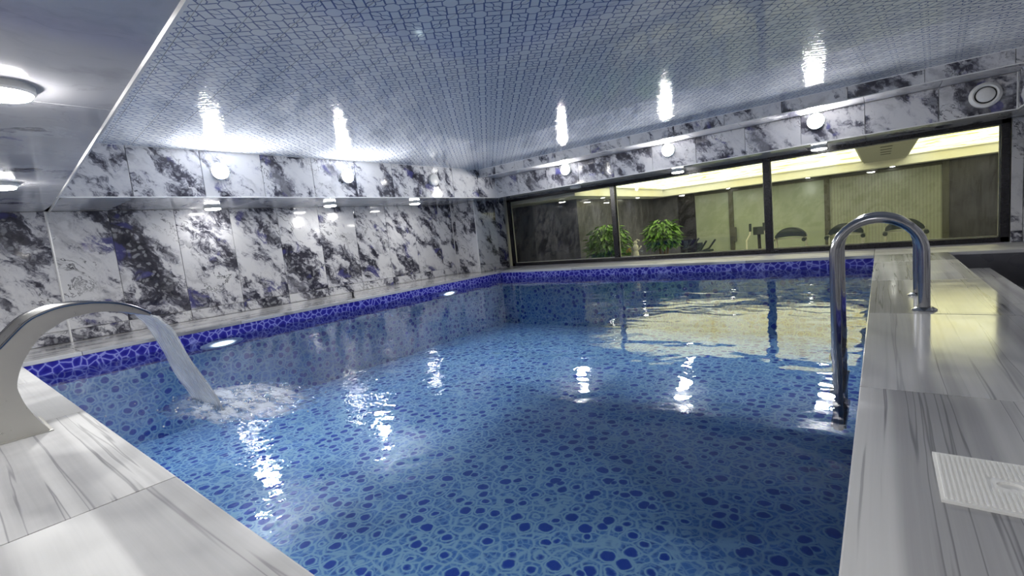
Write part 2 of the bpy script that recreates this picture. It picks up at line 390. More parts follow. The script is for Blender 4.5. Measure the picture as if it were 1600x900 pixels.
def bm_lathe(bm, prof, seg=32, mtx=None):
    rings = []
    for r, z in prof:
        if r < 1e-6: rings.append([bm.verts.new((0, 0, z))])
        else: rings.append([bm.verts.new((r*cos(2*pi*k/seg), r*sin(2*pi*k/seg), z)) for k in range(seg)])
    for a, b in zip(rings, rings[1:]):
        for k in range(seg):
            q = [a[k % len(a)], a[(k+1) % len(a)], b[(k+1) % len(b)], b[k % len(b)]]
            q = list(dict.fromkeys(q))
            if len(q) > 2: bm.faces.new(q)
    if mtx: bmesh.ops.transform(bm, matrix=mtx, verts=bm.verts)
def lathe(name, prof, mt, parent=None, seg=32, loc=(0, 0, 0), rot=(0, 0, 0)):
    bm = bmesh.new(); bm_lathe(bm, prof, seg); return bm_obj(name, bm, mt, parent, loc, rot, smooth=True)

def struct(o): o['kind'] = 'structure'; return o
def tag(o, label, cat, group=None):
    o['label'] = label; o['category'] = cat
    if group: o['group'] = group
    return o
def thing(name, label, cat, loc=(0, 0, 0), rot=(0, 0, 0), group=None):
    o = bpy.data.objects.new(name, None); o.empty_display_size = 0.1; o.location = [q*S for q in loc]; o.rotation_euler = rot
    link(o); return tag(o, label, cat, group)
def copy_tree(o, parent=None):
    c = o.copy(); link(c, parent)
    for ch in list(o.children): copy_tree(ch, c)
    return c

# ------------------------------------------------------------------ tiles
TILE_T = 0.018; GAP = 0.0035
tile_cache = {}
def tile_mesh(wd, ht, mt, kind):
    key = (round(wd, 3), round(ht, 3), mt, kind)
    if key in tile_cache: return tile_cache[key]
    g = GAP; c = 0.004; t = TILE_T
    a, b = wd/2-g, ht/2-g
    v = [(-a, 0, -b), (a, 0, -b), (a, 0, b), (-a, 0, b), (-a, -t+c, -b), (a, -t+c, -b), (a, -t+c, b), (-a, -t+c, b),
         (-a+c, -t, -b+c), (a-c, -t, -b+c), (a-c, -t, b-c), (-a+c, -t, b-c)]
    f = [(0, 3, 2, 1)] + [(i, (i+1) % 4, 4+(i+1) % 4, 4+i) for i in range(4)] + [(4+i, 4+(i+1) % 4, 8+(i+1) % 4, 8+i) for i in range(4)] + [(8, 9, 10, 11)]
    me = bpy.data.meshes.new(kind); me.from_pydata([(p*S, q*S, r*S) for p, q, r in v], [], f); me.update(); me.materials.append(M[mt])
    tile_cache[key] = me; return me
def tile(parent, cx, cy, cz, wd, ht, rotz=0.0, mt='breccia marble tile', kind='tile', rotx=0.0):
    """a tile whose face looks along -Y before rotation"""
    if wd < 0.02 or ht < 0.02: return
    o = bpy.data.objects.new(kind, tile_mesh(wd, ht, mt, kind)); o.location = (cx*S, cy*S, cz*S); o.rotation_euler = (rotx, 0, rotz)
    link(o, parent)
def cuts(a, b, step, phase):
    k = math.floor((a-phase)/step)+1; out = [a]
    while phase+k*step < b-0.03:
        if phase+k*step > a+0.03: out.append(phase+k*step)
        k += 1
    return out+[b]
def tile_wall(parent, axis, const, a, b, rows, face, step=TW, phase=0.0, rot_extra=0.0, mt='breccia marble tile'):
    """axis 'Y': wall plane x=const running along y, face = +1/-1 is its normal; axis 'X': plane y=const"""
    cs = cuts(a, b, step, phase)
    for p, q in zip(cs, cs[1:]):
        for z0, z1 in rows:
            if axis == 'Y': tile(parent, const, (p+q)/2, (z0+z1)/2, q-p, z1-z0, rotz=pi/2 if face > 0 else -pi/2, mt=mt)
            else: tile(parent, (p+q)/2, const, (z0+z1)/2, q-p, z1-z0, rotz=0 if face < 0 else pi, mt=mt)
def tile_soffit(parent, axis, z, a, b, c0, c1, step=TW, phase=0.0, mt='breccia marble tile'):
    cs = cuts(a, b, step, phase)
    for p, q in zip(cs, cs[1:]):
        if axis == 'Y': tile(parent, (c0+c1)/2, (p+q)/2, z, q-p, c1-c0, rotz=pi/2, rotx=radians(90), mt=mt)
        else: tile(parent, (p+q)/2, (c0+c1)/2, z, q-p, c1-c0, rotx=radians(90), mt=mt)

# ------------------------------------------------------------------ room shell
PH_Y = 2.17; T = TILE_T
wl = struct(box('wall_left', XW-0.2, XW-T, YN-0.2, YW+0.2, GF, ZC+0.1, 'mortar'))
tile_wall(wl, 'Y', XW-T, YN, 1.39, [(0, 0.2), (0.2, ZS)], 1, phase=1.39)
tile_wall(wl, 'Y', XW-T, 1.39, 10.42, [(0, 0.2), (0.2, ZS)], 1, phase=PH_Y)
# corner pier that closes the left wall before the window
pier = struct(box('wall_corner_pier', XW-T, -9.48-T, 10.42+T, YW+0.2, -0.3, ZS, 'mortar'))
tile_wall(pier, 'X', 10.42+T, XW, -9.48, [(0, 0.2), (0.2, ZS)], -1, phase=XW+0.13)
tile_wall(pier, 'Y', -9.48-T, 10.42, YW, [(0, 0.2), (0.2, ZS)], 1, phase=10.42)
# bulkhead along the left wall
bl = struct(box('wall_left_bulkhead', XW-T, XB-T, 1.15, YW+0.2, ZS+T, ZC+0.1, 'mortar'))
tile_wall(bl, 'Y', XB-T, 1.2, YB, [(ZS, ZC+0.02)], 1, phase=PH_Y-0.03)
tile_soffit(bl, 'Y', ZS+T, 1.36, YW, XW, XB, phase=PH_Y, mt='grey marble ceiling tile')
# bulkhead over the window wall in two tiers
bw = struct(box('wall_window_bulkhead', XB-T, XR+0.2, YB+T, YW+0.2, ZS+T, ZC+0.1, 'mortar'))
tile_wall(bw, 'X', YB+T, XB, XRB, [(ZS, ZT)], -1, phase=-6.94)
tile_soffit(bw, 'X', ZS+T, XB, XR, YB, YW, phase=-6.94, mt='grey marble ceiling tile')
bu = struct(box('wall_window_bulkhead_upper', XB, XRB+0.1, YT+T, YB+T, ZT+T, ZC+0.1, 'mortar'))
tile_wall(bu, 'X', YT+T, XB, XRB, [(ZT, ZC+0.02)], -1, phase=-7.15)
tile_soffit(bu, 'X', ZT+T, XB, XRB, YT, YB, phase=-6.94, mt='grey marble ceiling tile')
# right side
wr = struct(box('wall_right', XR+T, XR+0.2, YN-0.2, YW+0.2, GF, ZC+0.1, 'mortar'))
tile_wall(wr, 'Y', XR+T, YN, YW, [(-0.9, 0.2), (0.2, ZS)], -1, phase=YW-0.3)
br = struct(box('wall_right_bulkhead', XRB+T, XR+T, 0.4, YW+0.2, ZS+T, ZC+0.1, 'mortar'))
tile_wall(br, 'Y', XRB+T, 0.4, YB, [(ZS, ZC+0.02)], -1, phase=0.4)
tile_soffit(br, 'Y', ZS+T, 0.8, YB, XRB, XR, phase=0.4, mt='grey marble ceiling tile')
wn = struct(box('wall_near', XW-0.2, XR+0.2, YN-0.2, YN-T, GF, ZC+0.1, 'mortar'))
tile_wall(wn, 'X', YN-T, XW, XR, [(0, 0.2), (0.2, ZS)], 1, phase=0.0)
# window wall: only a strip under and beside the window
ww = struct(box('wall_window', XW-0.2, XR+0.2, YW+0.02, YW+0.25, GF, 0.01, 'mortar'))
ww2 = struct(box('wall_window_jamb', 1.77, XR+0.2, YW+T, YW+0.25, 0.0, ZS+0.05, 'mortar'))
tile(ww2, (1.77+XR)/2, YW+T, 0.1, XR-1.77, 0.2); tile(ww2, (1.77+XR)/2, YW+T, (0.2+ZS)/2, XR-1.77, ZS-0.2)

# patterned plank ceiling, turned four degrees to the room
cl = struct(box('ceiling', XW, XR+0.2, 0.3, YW, ZC+0.006, ZC+0.12, 'white pvc'))
e1 = Vector((cos(ANG), -sin(ANG))); e2 = Vector((sin(ANG), cos(ANG)))
def clip(poly, n, d):
    out = []
    for i in range(len(poly)):
        a, b = poly[i], poly[(i+1) % len(poly)]; da, db = a.dot(n)-d, b.dot(n)-d
        if da >= 0: out.append(a)
        if da*db < 0: out.append(a+(b-a)*(da/(da-db)))
    return out
cell = CELL/S; v0 = V0/S
for k in range(-6, 40):
    va, vb = v0+k*cell+0.0035, v0+(k+1)*cell-0.0035
    poly = [e1*-16+e2*va, e1*10+e2*va, e1*10+e2*vb, e1*-16+e2*vb]
    for n_, d_ in ((Vector((1, 0)), XB-0.01), (Vector((-1, 0)), -XRB-0.01), (Vector((0, -1)), -YT-0.01), (e2, 0.72)):
        poly = clip(poly, n_, d_)
        if len(poly) < 3: break
    if len(poly) < 3: continue
    nn = len(poly)
    vs = [(p.x, p.y, ZC) for p in poly]+[(p.x, p.y, ZC+0.005) for p in poly]
    fs = [tuple(range(nn))[::-1], tuple(range(nn, 2*nn))]+[(i, (i+1) % nn, nn+(i+1) % nn, nn+i) for i in range(nn)]
    mesh_obj('plank', vs, fs, 'printed ceiling plank', cl)
# lowered ceiling over the near deck, its edge parallel to the planks
dx0, dx1 = XW-0.05, XR+0.1
def edge_y(x): return 0.873-0.0699*(x+2.3)
ld = struct(mesh_obj('ceiling_lowered', [(dx0, YN-0.1, ZS+0.03), (dx1, YN-0.1, ZS+0.03), (dx1, edge_y(dx1), ZS+0.03), (dx0, edge_y(dx0), ZS+0.03),
     (dx0, YN-0.1, ZC+0.1), (dx1, YN-0.1, ZC+0.1), (dx1, edge_y(dx1), ZC+0.1), (dx0, edge_y(dx0), ZC+0.1)],
     [(0, 3, 2, 1), (4, 5, 6, 7), (0, 1, 5, 4), (1, 2, 6, 5), (2, 3, 7, 6), (3, 0, 4, 7)], 'mortar'))
xs = [XW, -7.63, -4.14, -0.65, XR]
for a, b in zip(xs, xs[1:]):
    for ya, yb in ((YN, -0.4), (-0.4, None)):
        g = GAP; y1a = edge_y(a) if yb is None else yb; y1b = edge_y(b) if yb is None else yb
        q = [(a+g, ya+g), (b-g, ya+g), (b-g, y1b-g), (a+g, y1a-g)]
        cx, cy = (a+b)/2, (ya+y1a)/2
        vs = [(x-cx, y-cy, 0) for x, y in q]+[(x-cx, y-cy, 0.028) for x, y in q]
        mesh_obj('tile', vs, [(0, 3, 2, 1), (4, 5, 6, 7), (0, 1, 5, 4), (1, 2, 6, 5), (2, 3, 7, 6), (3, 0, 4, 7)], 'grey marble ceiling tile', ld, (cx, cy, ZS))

# thin white edge trims
trims = []
def trim(p, q, r=0.011):
    o = tube('trim_%d' % (len(trims)+1), [p, q], r, 'white trim', seg=6); struct(o); trims.append(o)
trim((dx0, edge_y(dx0), ZS), (dx1, edge_y(dx1), ZS), 0.016)
trim((XB, 1.3, ZS), (XB, YB, ZS)); trim((XB, YB, ZS), (XRB, YB, ZS)); trim((XB, YB, ZS), (XB, YB, ZT), 0.013); trim((XRB, YB, ZS), (XRB, YB, ZT), 0.014)
trim((XB, YT, ZC), (XRB, YT, ZC)); trim((XB, YT, ZT), (XRB, YT, ZT), 0.009); trim((XB, 1.2, ZC), (XB, YT, ZC), 0.006)
trim((XW, 1.39, 0), (XW, 1.39, ZS), 0.017); trim((XW+0.01, 10.41, 0), (XW+0.01, 10.41, ZS), 0.013); trim((-9.48, 10.42, 0), (-9.48, 10.42, ZS), 0.013)
trim((XRB, 0.6, ZS), (XRB, YB, ZS))

# ------------------------------------------------------------------ floor (deck) with its slabs
fl = struct(bpy.data.objects.new('floor', None)); link(fl)
def slab(x0, x1, y0, y1, mt, z=0.0, t=SL, parent=None, kind='slab'):
    g = 0.003; cx, cy = (x0+x1)/2, (y0+y1)/2
    bm = bmesh.new(); bm_box(bm, x0+g-cx, x1-g-cx, y0+g-cy, y1-g-cy, -t, 0, 0.006)
    bm_obj(kind, bm, mt, parent or fl, (cx, cy, z))
SX, SY, SD = 'white striped marble along x', 'white striped marble along y', 'dark striped marble'
for a, b in zip(*(lambda L: (L, L[1:]))([XW, -9.05, -6.94, -4.83, -2.72, -0.61, 0.873])):
    slab(a, b, -0.62, PYN, SX); slab(a, b, YN, -0.62, SX)
ly = cuts(PYN, YW, 2.1, 1.25)
for a, b in zip(ly, ly[1:]):
    slab(XW, PXL, a, b, SY)
rx = cuts(PXL, XR, 2.1, -0.104)
for a, b in zip(rx, rx[1:]): slab(a, b, PYF, YW+0.05, SX)
ry = cuts(PYN, PYF, 2.1, 5.15)
for a, b in zip(ry, ry[1:]): slab(PXR, 0.873, a, b, SY)
# substrate below the slabs around the basin
for i, (x0, x1, y0, y1) in enumerate(((XW, PXL-0.04, YN, YW), (PXR+0.04, 0.865, YN, PYF+0.1), (PXL-0.04, PXR+0.04, YN, PYN-0.04), (PXL-0.04, XR, PYF+0.04, YW))):
    box('screed', x0, x1, y0, y1, GF, -SL-0.001, 'mortar', fl)
# stairs down beside the right deck
st = struct(bpy.data.objects.new('floor_stairs', None)); link(st)
for a, b in zip(*(lambda L: (L, L[1:]))(cuts(YN, PYF, 2.1, 5.15))):
    slab(0.873, 1.36, a, b, SY, z=-0.28, parent=st, kind='tread'); slab(1.36, XR, a, b, SD, z=-0.56, parent=st, kind='tread')
box('riser', 0.866, 0.873, YN, PYF, -0.285, -SL, SD, st); box('riser', 1.352, 1.359, YN, PYF, -0.62, -0.335, SD, st)
box('stair_end_face', 0.873, XR, PYF-0.012, PYF+0.002, -0.56, -SL-0.001, SD, st)

# ------------------------------------------------------------------ pool
pool = thing('swimming_pool', 'rectangular indoor pool lined with blue pebble-printed liner', 'pool', ((PXL+PXR)/2, (PYN+PYF)/2, ZF))
pcx, pcy = (PXL+PXR)/2, (PYN+PYF)/2; hx, hy = (PXR-PXL)/2, (PYF-PYN)/2; dz = -ZF
box('pool_bottom', -hx-0.04, hx+0.04, -hy-0.04, hy+0.04, -0.05, 0, 'printed pool liner', pool)
zb = ZW-ZF-0.18; zt = -ZF-SL-0.002
for nm, x0, x1, y0, y1 in (('left', -hx-0.04, -hx, -hy, hy), ('right', hx, hx+0.04, -hy, hy), ('near', -hx-0.04, hx+0.04, -hy-0.04, -hy), ('far', -hx-0.04, hx+0.04, hy, hy+0.04)):
    box('basin_wall', x0, x1, y0, y1, 0, zb, 'printed pool liner', pool)
    box('waterline_band', x0, x1, y0, y1, zb, zt, 'printed waterline band', pool)
lx = -hx
for yy in (3.0, 8.35):
    p = lathe('underwater_light', [(0, 0.02), (0.10, 0.02), (0.135, 0.015), (0.14, 0)], 'white plastic', pool, 28, (-hx, yy-pcy, ZW-ZF-0.10), (0, pi/2, 0))
    p.scale = (0.5, 2.4, 1)
    lathe('lens', [(0, 0.05), (0.05, 0.045), (0.09, 0.03), (0.105, 0.018)], 'underwater lamp', p, 28)
wat = mesh_obj('pool_water', [(PXL, PYN, ZW), (PXR, PYN, ZW), (PXR, PYF, ZW), (PXL, PYF, ZW)], [(0, 1, 2, 3)], 'rippled pool water')
tag(wat, 'clear rippled blue water filling the pool', 'water'); wat['kind'] = 'stuff'

# pool ladder
lad = thing('pool_ladder', 'stainless steel pool ladder with two arched handrails on the right deck', 'ladder', (0.285, 5.72, 0))
def rail_pts(y):
    xd, xp, ztop = 0.0, -0.635, 0.825; r = 0.318; pts = [(xd, y, 0.0), (xd, y, 0.25), (xd, y, ztop-r)]
    for k in range(1, 16):
        a = pi*k/16; pts.append((xd-r+r*cos(a), y, ztop-r+r*sin(a)))
    pts += [(xp, y, ztop-r), (xp, y, 0.1), (xp, y, -0.4), (xp, y, -1.2)]
    return pts
for y in (-0.40, 0.40):
    tube('handrail', rail_pts(y), 0.042, 'polished steel', lad, 16)
    lathe('flange', [(0.043, 0.03), (0.06, 0.028), (0.088, 0.008), (0.088, 0.0)], 'polished steel', lad, 24, (0, y, 0.0))
for z in (-0.5, -0.85, -1.18):
    bm = bmesh.new(); bm_box(bm, -0.70, -0.57, -0.38, 0.38, z-0.02, z+0.02, 0.01)
    bm_obj('step', bm, 'polished steel', lad)

# skimmer lid
sk = thing('skimmer_lid', 'white ribbed plastic skimmer lid set in the right deck', 'lid', (0.33, 2.12, 0.0))
bm = bmesh.new()
# plate with a finger hole
seg = 24; hole = [(0.035*cos(2*pi*k/seg)-0.0, 0.028*sin(2*pi*k/seg)) for k in range(seg)]
hw = 0.185
def sqp(k):
    a = 2*pi*k/seg; c, s_ = cos(a), sin(a); m_ = hw/max(abs(c), abs(s_)); return (c*m_, s_*m_)
top_o = [bm.verts.new((*sqp(k), 0.010)) for k in range(seg)]; top_i = [bm.verts.new((*hole[k], 0.010)) for k in range(seg)]
bot_o = [bm.verts.new((*sqp(k), 0.0)) for k in range(seg)]; bot_i = [bm.verts.new((*hole[k], 0.001)) for k in range(seg)]
for k in range(seg):
    j = (k+1) % seg
    bm.faces.new((top_o[k], top_o[j], top_i[j], top_i[k])); bm.faces.new((bot_o[k], bot_o[j], top_o[j], top_o[k])); bm.faces.new((top_i[k], top_i[j], bot_i[j], bot_i[k]))
bm.faces.new(bot_i[::-1])
bm_obj('plate', bm, 'white plastic', sk)
bm = bmesh.new()
for k in range(26):
    x = -0.172+k*0.01376
    for y0, y1 in (((-0.172, 0.172),) if abs(x) > 0.05 else ((-0.172, -0.045), (0.045, 0.172))):
        bm_box(bm, x-0.0035, x+0.0035, y0, y1, 0.0095, 0.0145)
rb = bm_obj('ribs', bm, 'white plastic', sk); rb['kind'] = 'stuff'

# ------------------------------------------------------------------ arched water spout
sp = thing('water_spout', 'arched brushed steel water spout on the near deck', 'spout', (-4.45, 0.20, 0.0))
outer = [(-0.24, 0.0), (-0.235, 0.12), (-0.21, 0.25), (-0.15, 0.38), (-0.06, 0.50), (0.055, 0.615), (0.19, 0.751), (0.29, 0.802), (0.39, 0.826), (0.53, 0.826), (0.665, 0.80), (0.77, 0.752), (0.865, 0.683)]
inner = [(0.200, 0.0), (0.155, 0.09), (0.120, 0.181), (0.098, 0.27), (0.093, 0.365), (0.143, 0.502), (0.233, 0.632), (0.32, 0.697), (0.41, 0.741), (0.55, 0.755), (0.68, 0.735), (0.77, 0.705), (0.858, 0.668)]
def curve_fine(P, n=4):
    out = []
    for i in range(len(P)-1):
        p0 = P[max(i-1, 0)]; p1 = P[i]; p2 = P[i+1]; p3 = P[min(i+2, len(P)-1)]
        for k in range(n):
            t = k/n
            out.append(tuple(0.5*((2*p1[j])+(-p0[j]+p2[j])*t+(2*p0[j]-5*p1[j]+4*p2[j]-p3[j])*t*t+(-p0[j]+3*p1[j]-3*p2[j]+p3[j])*t**3) for j in range(2)))
    return out+[P[-1]]
of, nf = curve_fine(outer), curve_fine(inner)
bm = bmesh.new(); WS = 0.55; rows = []
for (y1, z1), (y2, z2) in zip(of, nf):
    rows.append([bm.verts.new((0, y1, z1)), bm.verts.new((-WS, y1, z1)), bm.verts.new((-WS, y2, z2)), bm.verts.new((0, y2, z2))])
for a, b in zip(rows, rows[1:]):
    for k in range(4): bm.faces.new((a[k], a[(k+1) % 4], b[(k+1) % 4], b[k]))
bm.faces.new(rows[0]); bm.faces.new(rows[-1][::-1])
es = [e for e in bm.edges if abs(e.verts[0].co.x-e.verts[1].co.x) < 1e-6]
bm_obj('arched_body', bm, 'brushed steel', sp, smooth=True)
tube('edge_rim', [(0.0, y, z+0.004) for y, z in of], 0.009, 'polished steel', sp, 8)
tube('edge_rim', [(-WS, y, z+0.004) for y, z in of], 0.009, 'polished steel', sp, 8)
bm = bmesh.new(); bm_box(bm, -WS-0.012, 0.012, -0.252, 0.212, 0, 0.010, 0.003); bm_obj('base_plate', bm, 'brushed steel', sp)

# falling sheet and its splash
vs, fs = [], []; NU, NV = 14, 26
path = [(1.070, 0.682), (1.125, 0.626), (1.19, 0.510), (1.285, 0.215), (1.385, -0.07), (1.435, -0.215), (1.45, -0.25)]
pf = curve_fine(path, 5)
for j, (y, z) in enumerate(pf):
    t = j/(len(pf)-1)
    xa, xb_ = -4.99-0.16*t, -4.46+0.16*t
    for i in range(NU+1):
        u = i/NU; edge = abs(2*u-1)**6
        vs.append((xa+(xb_-xa)*u, y+0.012*sin(u*9+j*0.6)*t-0.02*edge*t, z+0.006*sin(u*17+j)))
for j in range(len(pf)-1):
    for i in range(NU): a = j*(NU+1)+i; fs.append((a, a+1, a+NU+2, a+NU+1))
sheet = mesh_obj('water_sheet', vs, fs, 'falling water', smooth=True)
so = sheet.modifiers.new('thickness', 'SOLIDIFY'); so.thickness = 0.012*S
tag(sheet, 'thin curved sheet of clear water falling from the steel spout', 'water'); sheet['kind'] = 'stuff'
fo = thing('splash_foam', 'white foam and ripples where the falling water hits the pool', 'foam', (-4.50, 1.60, ZW)); fo['kind'] = 'stuff'
from mathutils import noise as mn
NX, NY = 70, 46; vs, fs = [], []
for j in range(NY+1):
    for i in range(NX+1):
        a = (i/NX*2-1); b = (j/NY*2-1)
        x = a*0.95; y = b*0.52+0.15*a
        r = hypot(a, b); fall = max(0.0, 1-r**2)
        nz = mn.noise(Vector((x*7, y*9, 3.1)))*0.5+mn.noise(Vector((x*17, y*19, 1.7)))*0.35
        vs.append((x, y, 0.002+fall*(0.010+0.030*nz)-(0.02 if r > 0.97 else 0)))
for j in range(NY):
    for i in range(NX):
        a = (i+0.5)/NX*2-1; b = (j+0.5)/NY*2-1
        if hypot(a, b)+0.22*mn.noise(Vector((a*2.3, b*2.3, 7))) < 0.92:
            q = j*(NX+1)+i; fs.append((q, q+1, q+NX+2, q+NX+1))
p_ = mesh_obj('foam_patch', vs, fs, 'white water foam', fo, smooth=True); p_['kind'] = 'stuff'
bm = bmesh.new()
for k in range(70):
    a = random.gauss(0, 0.42); b = random.gauss(0, 0.24)
    bmesh.ops.create_icosphere(bm, subdivisions=1, radius=random.uniform(0.004, 0.009), matrix=Matrix.Translation((a, b+0.1*a-0.1, 0.012+abs(random.gauss(0, 0.03)))))
d_ = bm_obj('droplets', bm, 'white plastic', fo, smooth=True); d_['kind'] = 'stuff'

# small peg on the left deck
pg = lathe('floor_peg', [(0, 0.13), (0.018, 0.13), (0.022, 0.12), (0.022, 0.02), (0.035, 0.012), (0.035, 0)], 'black plastic', None, 12, (-9.12, 5.80, 0))
tag(pg, 'small black peg standing on the left deck near the pool edge', 'peg')

# ------------------------------------------------------------------ lamps
RL = 0.135
def make_lamp(name, lit='lit diffuser'):
    t = thing(name, '', 'lamp')
    if lit in ('lit diffuser', 'unlit diffuser'):
        lathe('rim', [(RL*0.96, 0.058), (RL, 0.058), (RL+0.008, 0.05), (RL+0.008, 0.0)], 'white plastic', t, 28)
        lathe('diffuser', [(0, 0.070), (RL*0.7, 0.068), (RL*0.96, 0.058)], lit, t, 28)
        return t
    lathe('rim', [(RL*0.95, 0.048), (RL, 0.048), (RL+0.012, 0.036), (RL+0.012, 0.0)], 'white plastic', t, 28)
    lathe('diffuser', [(0, 0.072), (RL*0.72, 0.070), (RL*0.90, 0.064), (RL*0.95, 0.056), (RL*0.95, 0.043)], lit, t, 28)
    return t
protos = {}
def lamp(loc, normal, label, group, lit='lit diffuser'):
    if lit == 'lit diffuser' and group == G2: lit = 'lit soffit diffuser'
    if lit == 'lit diffuser' and group == G3: lit = 'lit lowered ceiling diffuser'
    if lit not in protos: o = protos[lit] = make_lamp('disc_lamp', lit)
    else: o = copy_tree(protos[lit])
    o.location = [q*S for q in loc]; o.rotation_euler = Vector(normal).to_track_quat('Z', 'Y').to_euler()
    tag(o, label, 'lamp', group)
G1, G2, G3 = 'round lamps on the bulkheads', 'disc lamps under the soffits', 'disc lamps on the lowered ceiling'
lamp((XB, 3.356, 2.558), (1, 0, 0), 'glowing round lamp on the left bulkhead, nearest the lowered ceiling', G1)
lamp((XB, 5.76, 2.558), (1, 0, 0), 'glowing round lamp in the middle of the left bulkhead', G1)
lamp((XB, 8.19, 2.558), (1, 0, 0), 'unlit round lamp on the left bulkhead near the far corner', G1, lit='unlit diffuser')
lamp((-6.314, YB, 2.535), (0, -1, 0), 'glowing round lamp above the window, leftmost of three', G1)
lamp((-3.668, YB, 2.52), (0, -1, 0), 'glowing round lamp above the window, middle of three', G1)
lamp((-0.926, YB, 2.52), (0, -1, 0), 'glowing round lamp above the window, closest to the round vent', G1)
lamp((-10.02, 3.65, ZS), (0, 0, -1), 'lit disc lamp under the left soffit, nearest the spout', G2)
lamp((-9.76, 5.95, ZS), (0, 0, -1), 'lit disc lamp under the left soffit, second from the spout', G2)
lamp((-9.58, 8.27, ZS), (0, 0, -1), 'lit disc lamp under the left soffit, closest to the window', G2)
lamp((-3.73, 11.30, ZS), (0, 0, -1), 'lit disc lamp under the soffit over the middle window pane', G2)
lamp((-0.95, 11.30, ZS), (0, 0, -1), 'lit disc lamp under the soffit over the right window pane', G2)
lamp((-6.35, 11.05, ZS), (0, 0, -1), 'unlit disc lamp under the soffit over the left window pane', G2, lit='unlit diffuser')
lamp((-3.89, 0.44, ZS), (0, 0, -1), 'bright disc lamp on the lowered ceiling, larger and nearer of two', G3)
lamp((-7.52, 0.69, ZS), (0, 0, -1), 'bright disc lamp on the lowered ceiling by the left wall', G3)
lamp((-0.3, -0.5, ZS), (0, 0, -1), 'unseen disc lamp on the lowered ceiling, added to light the near right deck', G3)  # added lamp behind the lens, out of view; it brightens the near right deck
# round air vent
vt = thing('air_vent', 'round white air vent on the bulkhead above the window', 'vent', (1.29, YB, 2.42), Vector((0, -1, 0)).to_track_quat('Z', 'Y').to_euler())
lathe('outer_ring', [(0.125, 0.0), (0.13, 0.035), (0.150, 0.05), (0.185, 0.03), (0.192, 0.0)], 'white plastic', vt, 36)
lathe('dark_gap', [(0, 0.006), (0.13, 0.006)], 'vent gap', vt, 36)
lathe('centre_disc', [(0, 0.055), (0.08, 0.052), (0.105, 0.04), (0.11, 0.028), (0.06, 0.02), (0, 0.02)], 'white plastic', vt, 36)

# ------------------------------------------------------------------ window
wi = struct(bpy.data.objects.new('window_1', None)); wi.location = (0, YW*S, 0); link(wi)
wx0, wx1, wz0, wz1 = -9.36, 1.76, 0.015, ZS+0.03; fw = 0.12; fd0, fd1 = 0.0, 0.12
box('frame_bottom', wx0, wx1, fd0, fd1, wz0, wz0+0.095, 'black frame', wi, 0.008); box('frame_top', wx0, wx1, fd0, fd1, wz1-0.105, wz1, 'black frame', wi, 0.008)
box('frame_side', wx0, wx0+0.11, fd0, fd1, wz0, wz1, 'black frame', wi, 0.008); box('frame_side', wx1-0.115, wx1, fd0, fd1, wz0, wz1, 'black frame', wi, 0.008)
ms = [-5.70, -1.985]
for x in ms: box('mullion', x-0.068, x+0.068, fd0, fd1, wz0+0.09, wz1-0.1, 'black frame', wi, 0.008)
ed = [wx0+0.11, ms[0]-0.068, ms[0]+0.068, ms[1]-0.068, ms[1]+0.068, wx1-0.115]
for i in range(3):
    a, b = ed[2*i], ed[2*i+1]
    box('pane', a-0.02, b+0.02, 0.06, 0.072, wz0+0.08, wz1-0.09, 'window glass', wi)
    bm = bmesh.new()
    for (x0, x1, z0, z1) in ((a, b, wz0+0.095, wz0+0.113), (a, b, wz1-0.123, wz1-0.105), (a, a+0.018, wz0+0.1, wz1-0.11), (b-0.018, b, wz0+0.1, wz1-0.11)):
        bm_box(bm, x0, x1, 0.075, 0.10, z0, z1)
    bm_obj('glazing_bead', bm, 'gym cream plaster', wi)

# ------------------------------------------------------------------ gym behind the window
YG0, YG = YW+0.25, 20.0; XGL, XGR = -11.5, 5.0; ZG = 1.965; ZU = 2.45
gy = {}
struct(box('floor_gym', XGL, XGR, YG0, YG+0.3, GF-0.1, GF, 'gym floor vinyl'))
struct(box('wall_gym_left', XGL, -7.74, 13.45, YG+0.3, GF, ZU+0.2, 'gym dark stone'))
struct(box('wall_gym_far_left', XGL-0.2, XGL, YG0, YG+0.3, GF, ZU+0.2, 'gym dark stone'))
struct(box('wall_gym_right', XGR, XGR+0.2, YG0, YG+0.3, GF, ZU+0.2, 'gym dark panel'))
gb = struct(box('wall_gym_back', -7.74, XGR, YG+0.05, YG+0.3, GF, ZU+0.2, 'gym dark panel'))
box('panel', -7.74, -6.70, YG, YG+0.05, GF, ZG, 'gym dark stone', gb); box('panel', -6.66, -6.02, YG-0.02, YG+0.05, GF, ZG-0.02, 'black frame', gb)
box('panel', -5.98, -4.70, YG, YG+0.05, GF, ZG-0.12, 'gym green glass', gb); box('panel', -4.54, -1.56, YG, YG+0.05, GF, ZG-0.12, 'gym green glass', gb)
box('panel', -1.41, 1.50, YG, YG+0.05, GF, ZG-0.12, 'gym fluted green panel', gb); box('panel', 1.66, XGR, YG, YG+0.05, GF, ZG, 'gym dark panel', gb)
for x in (-4.62, -1.485, 1.58): box('post', x-0.08, x+0.08, YG-0.06, YG+0.04, GF, ZG-0.02, 'gym post', gb, 0.01)
box('rail', -6.0, 1.6, YG-0.04, YG+0.04, ZG-0.12, ZG-0.02, 'gym post', gb, 0.01)
box('door_lock', -4.58, -4.45, YG-0.12, YG-0.04, -0.1, 0.45, 'gym post', gb, 0.01)
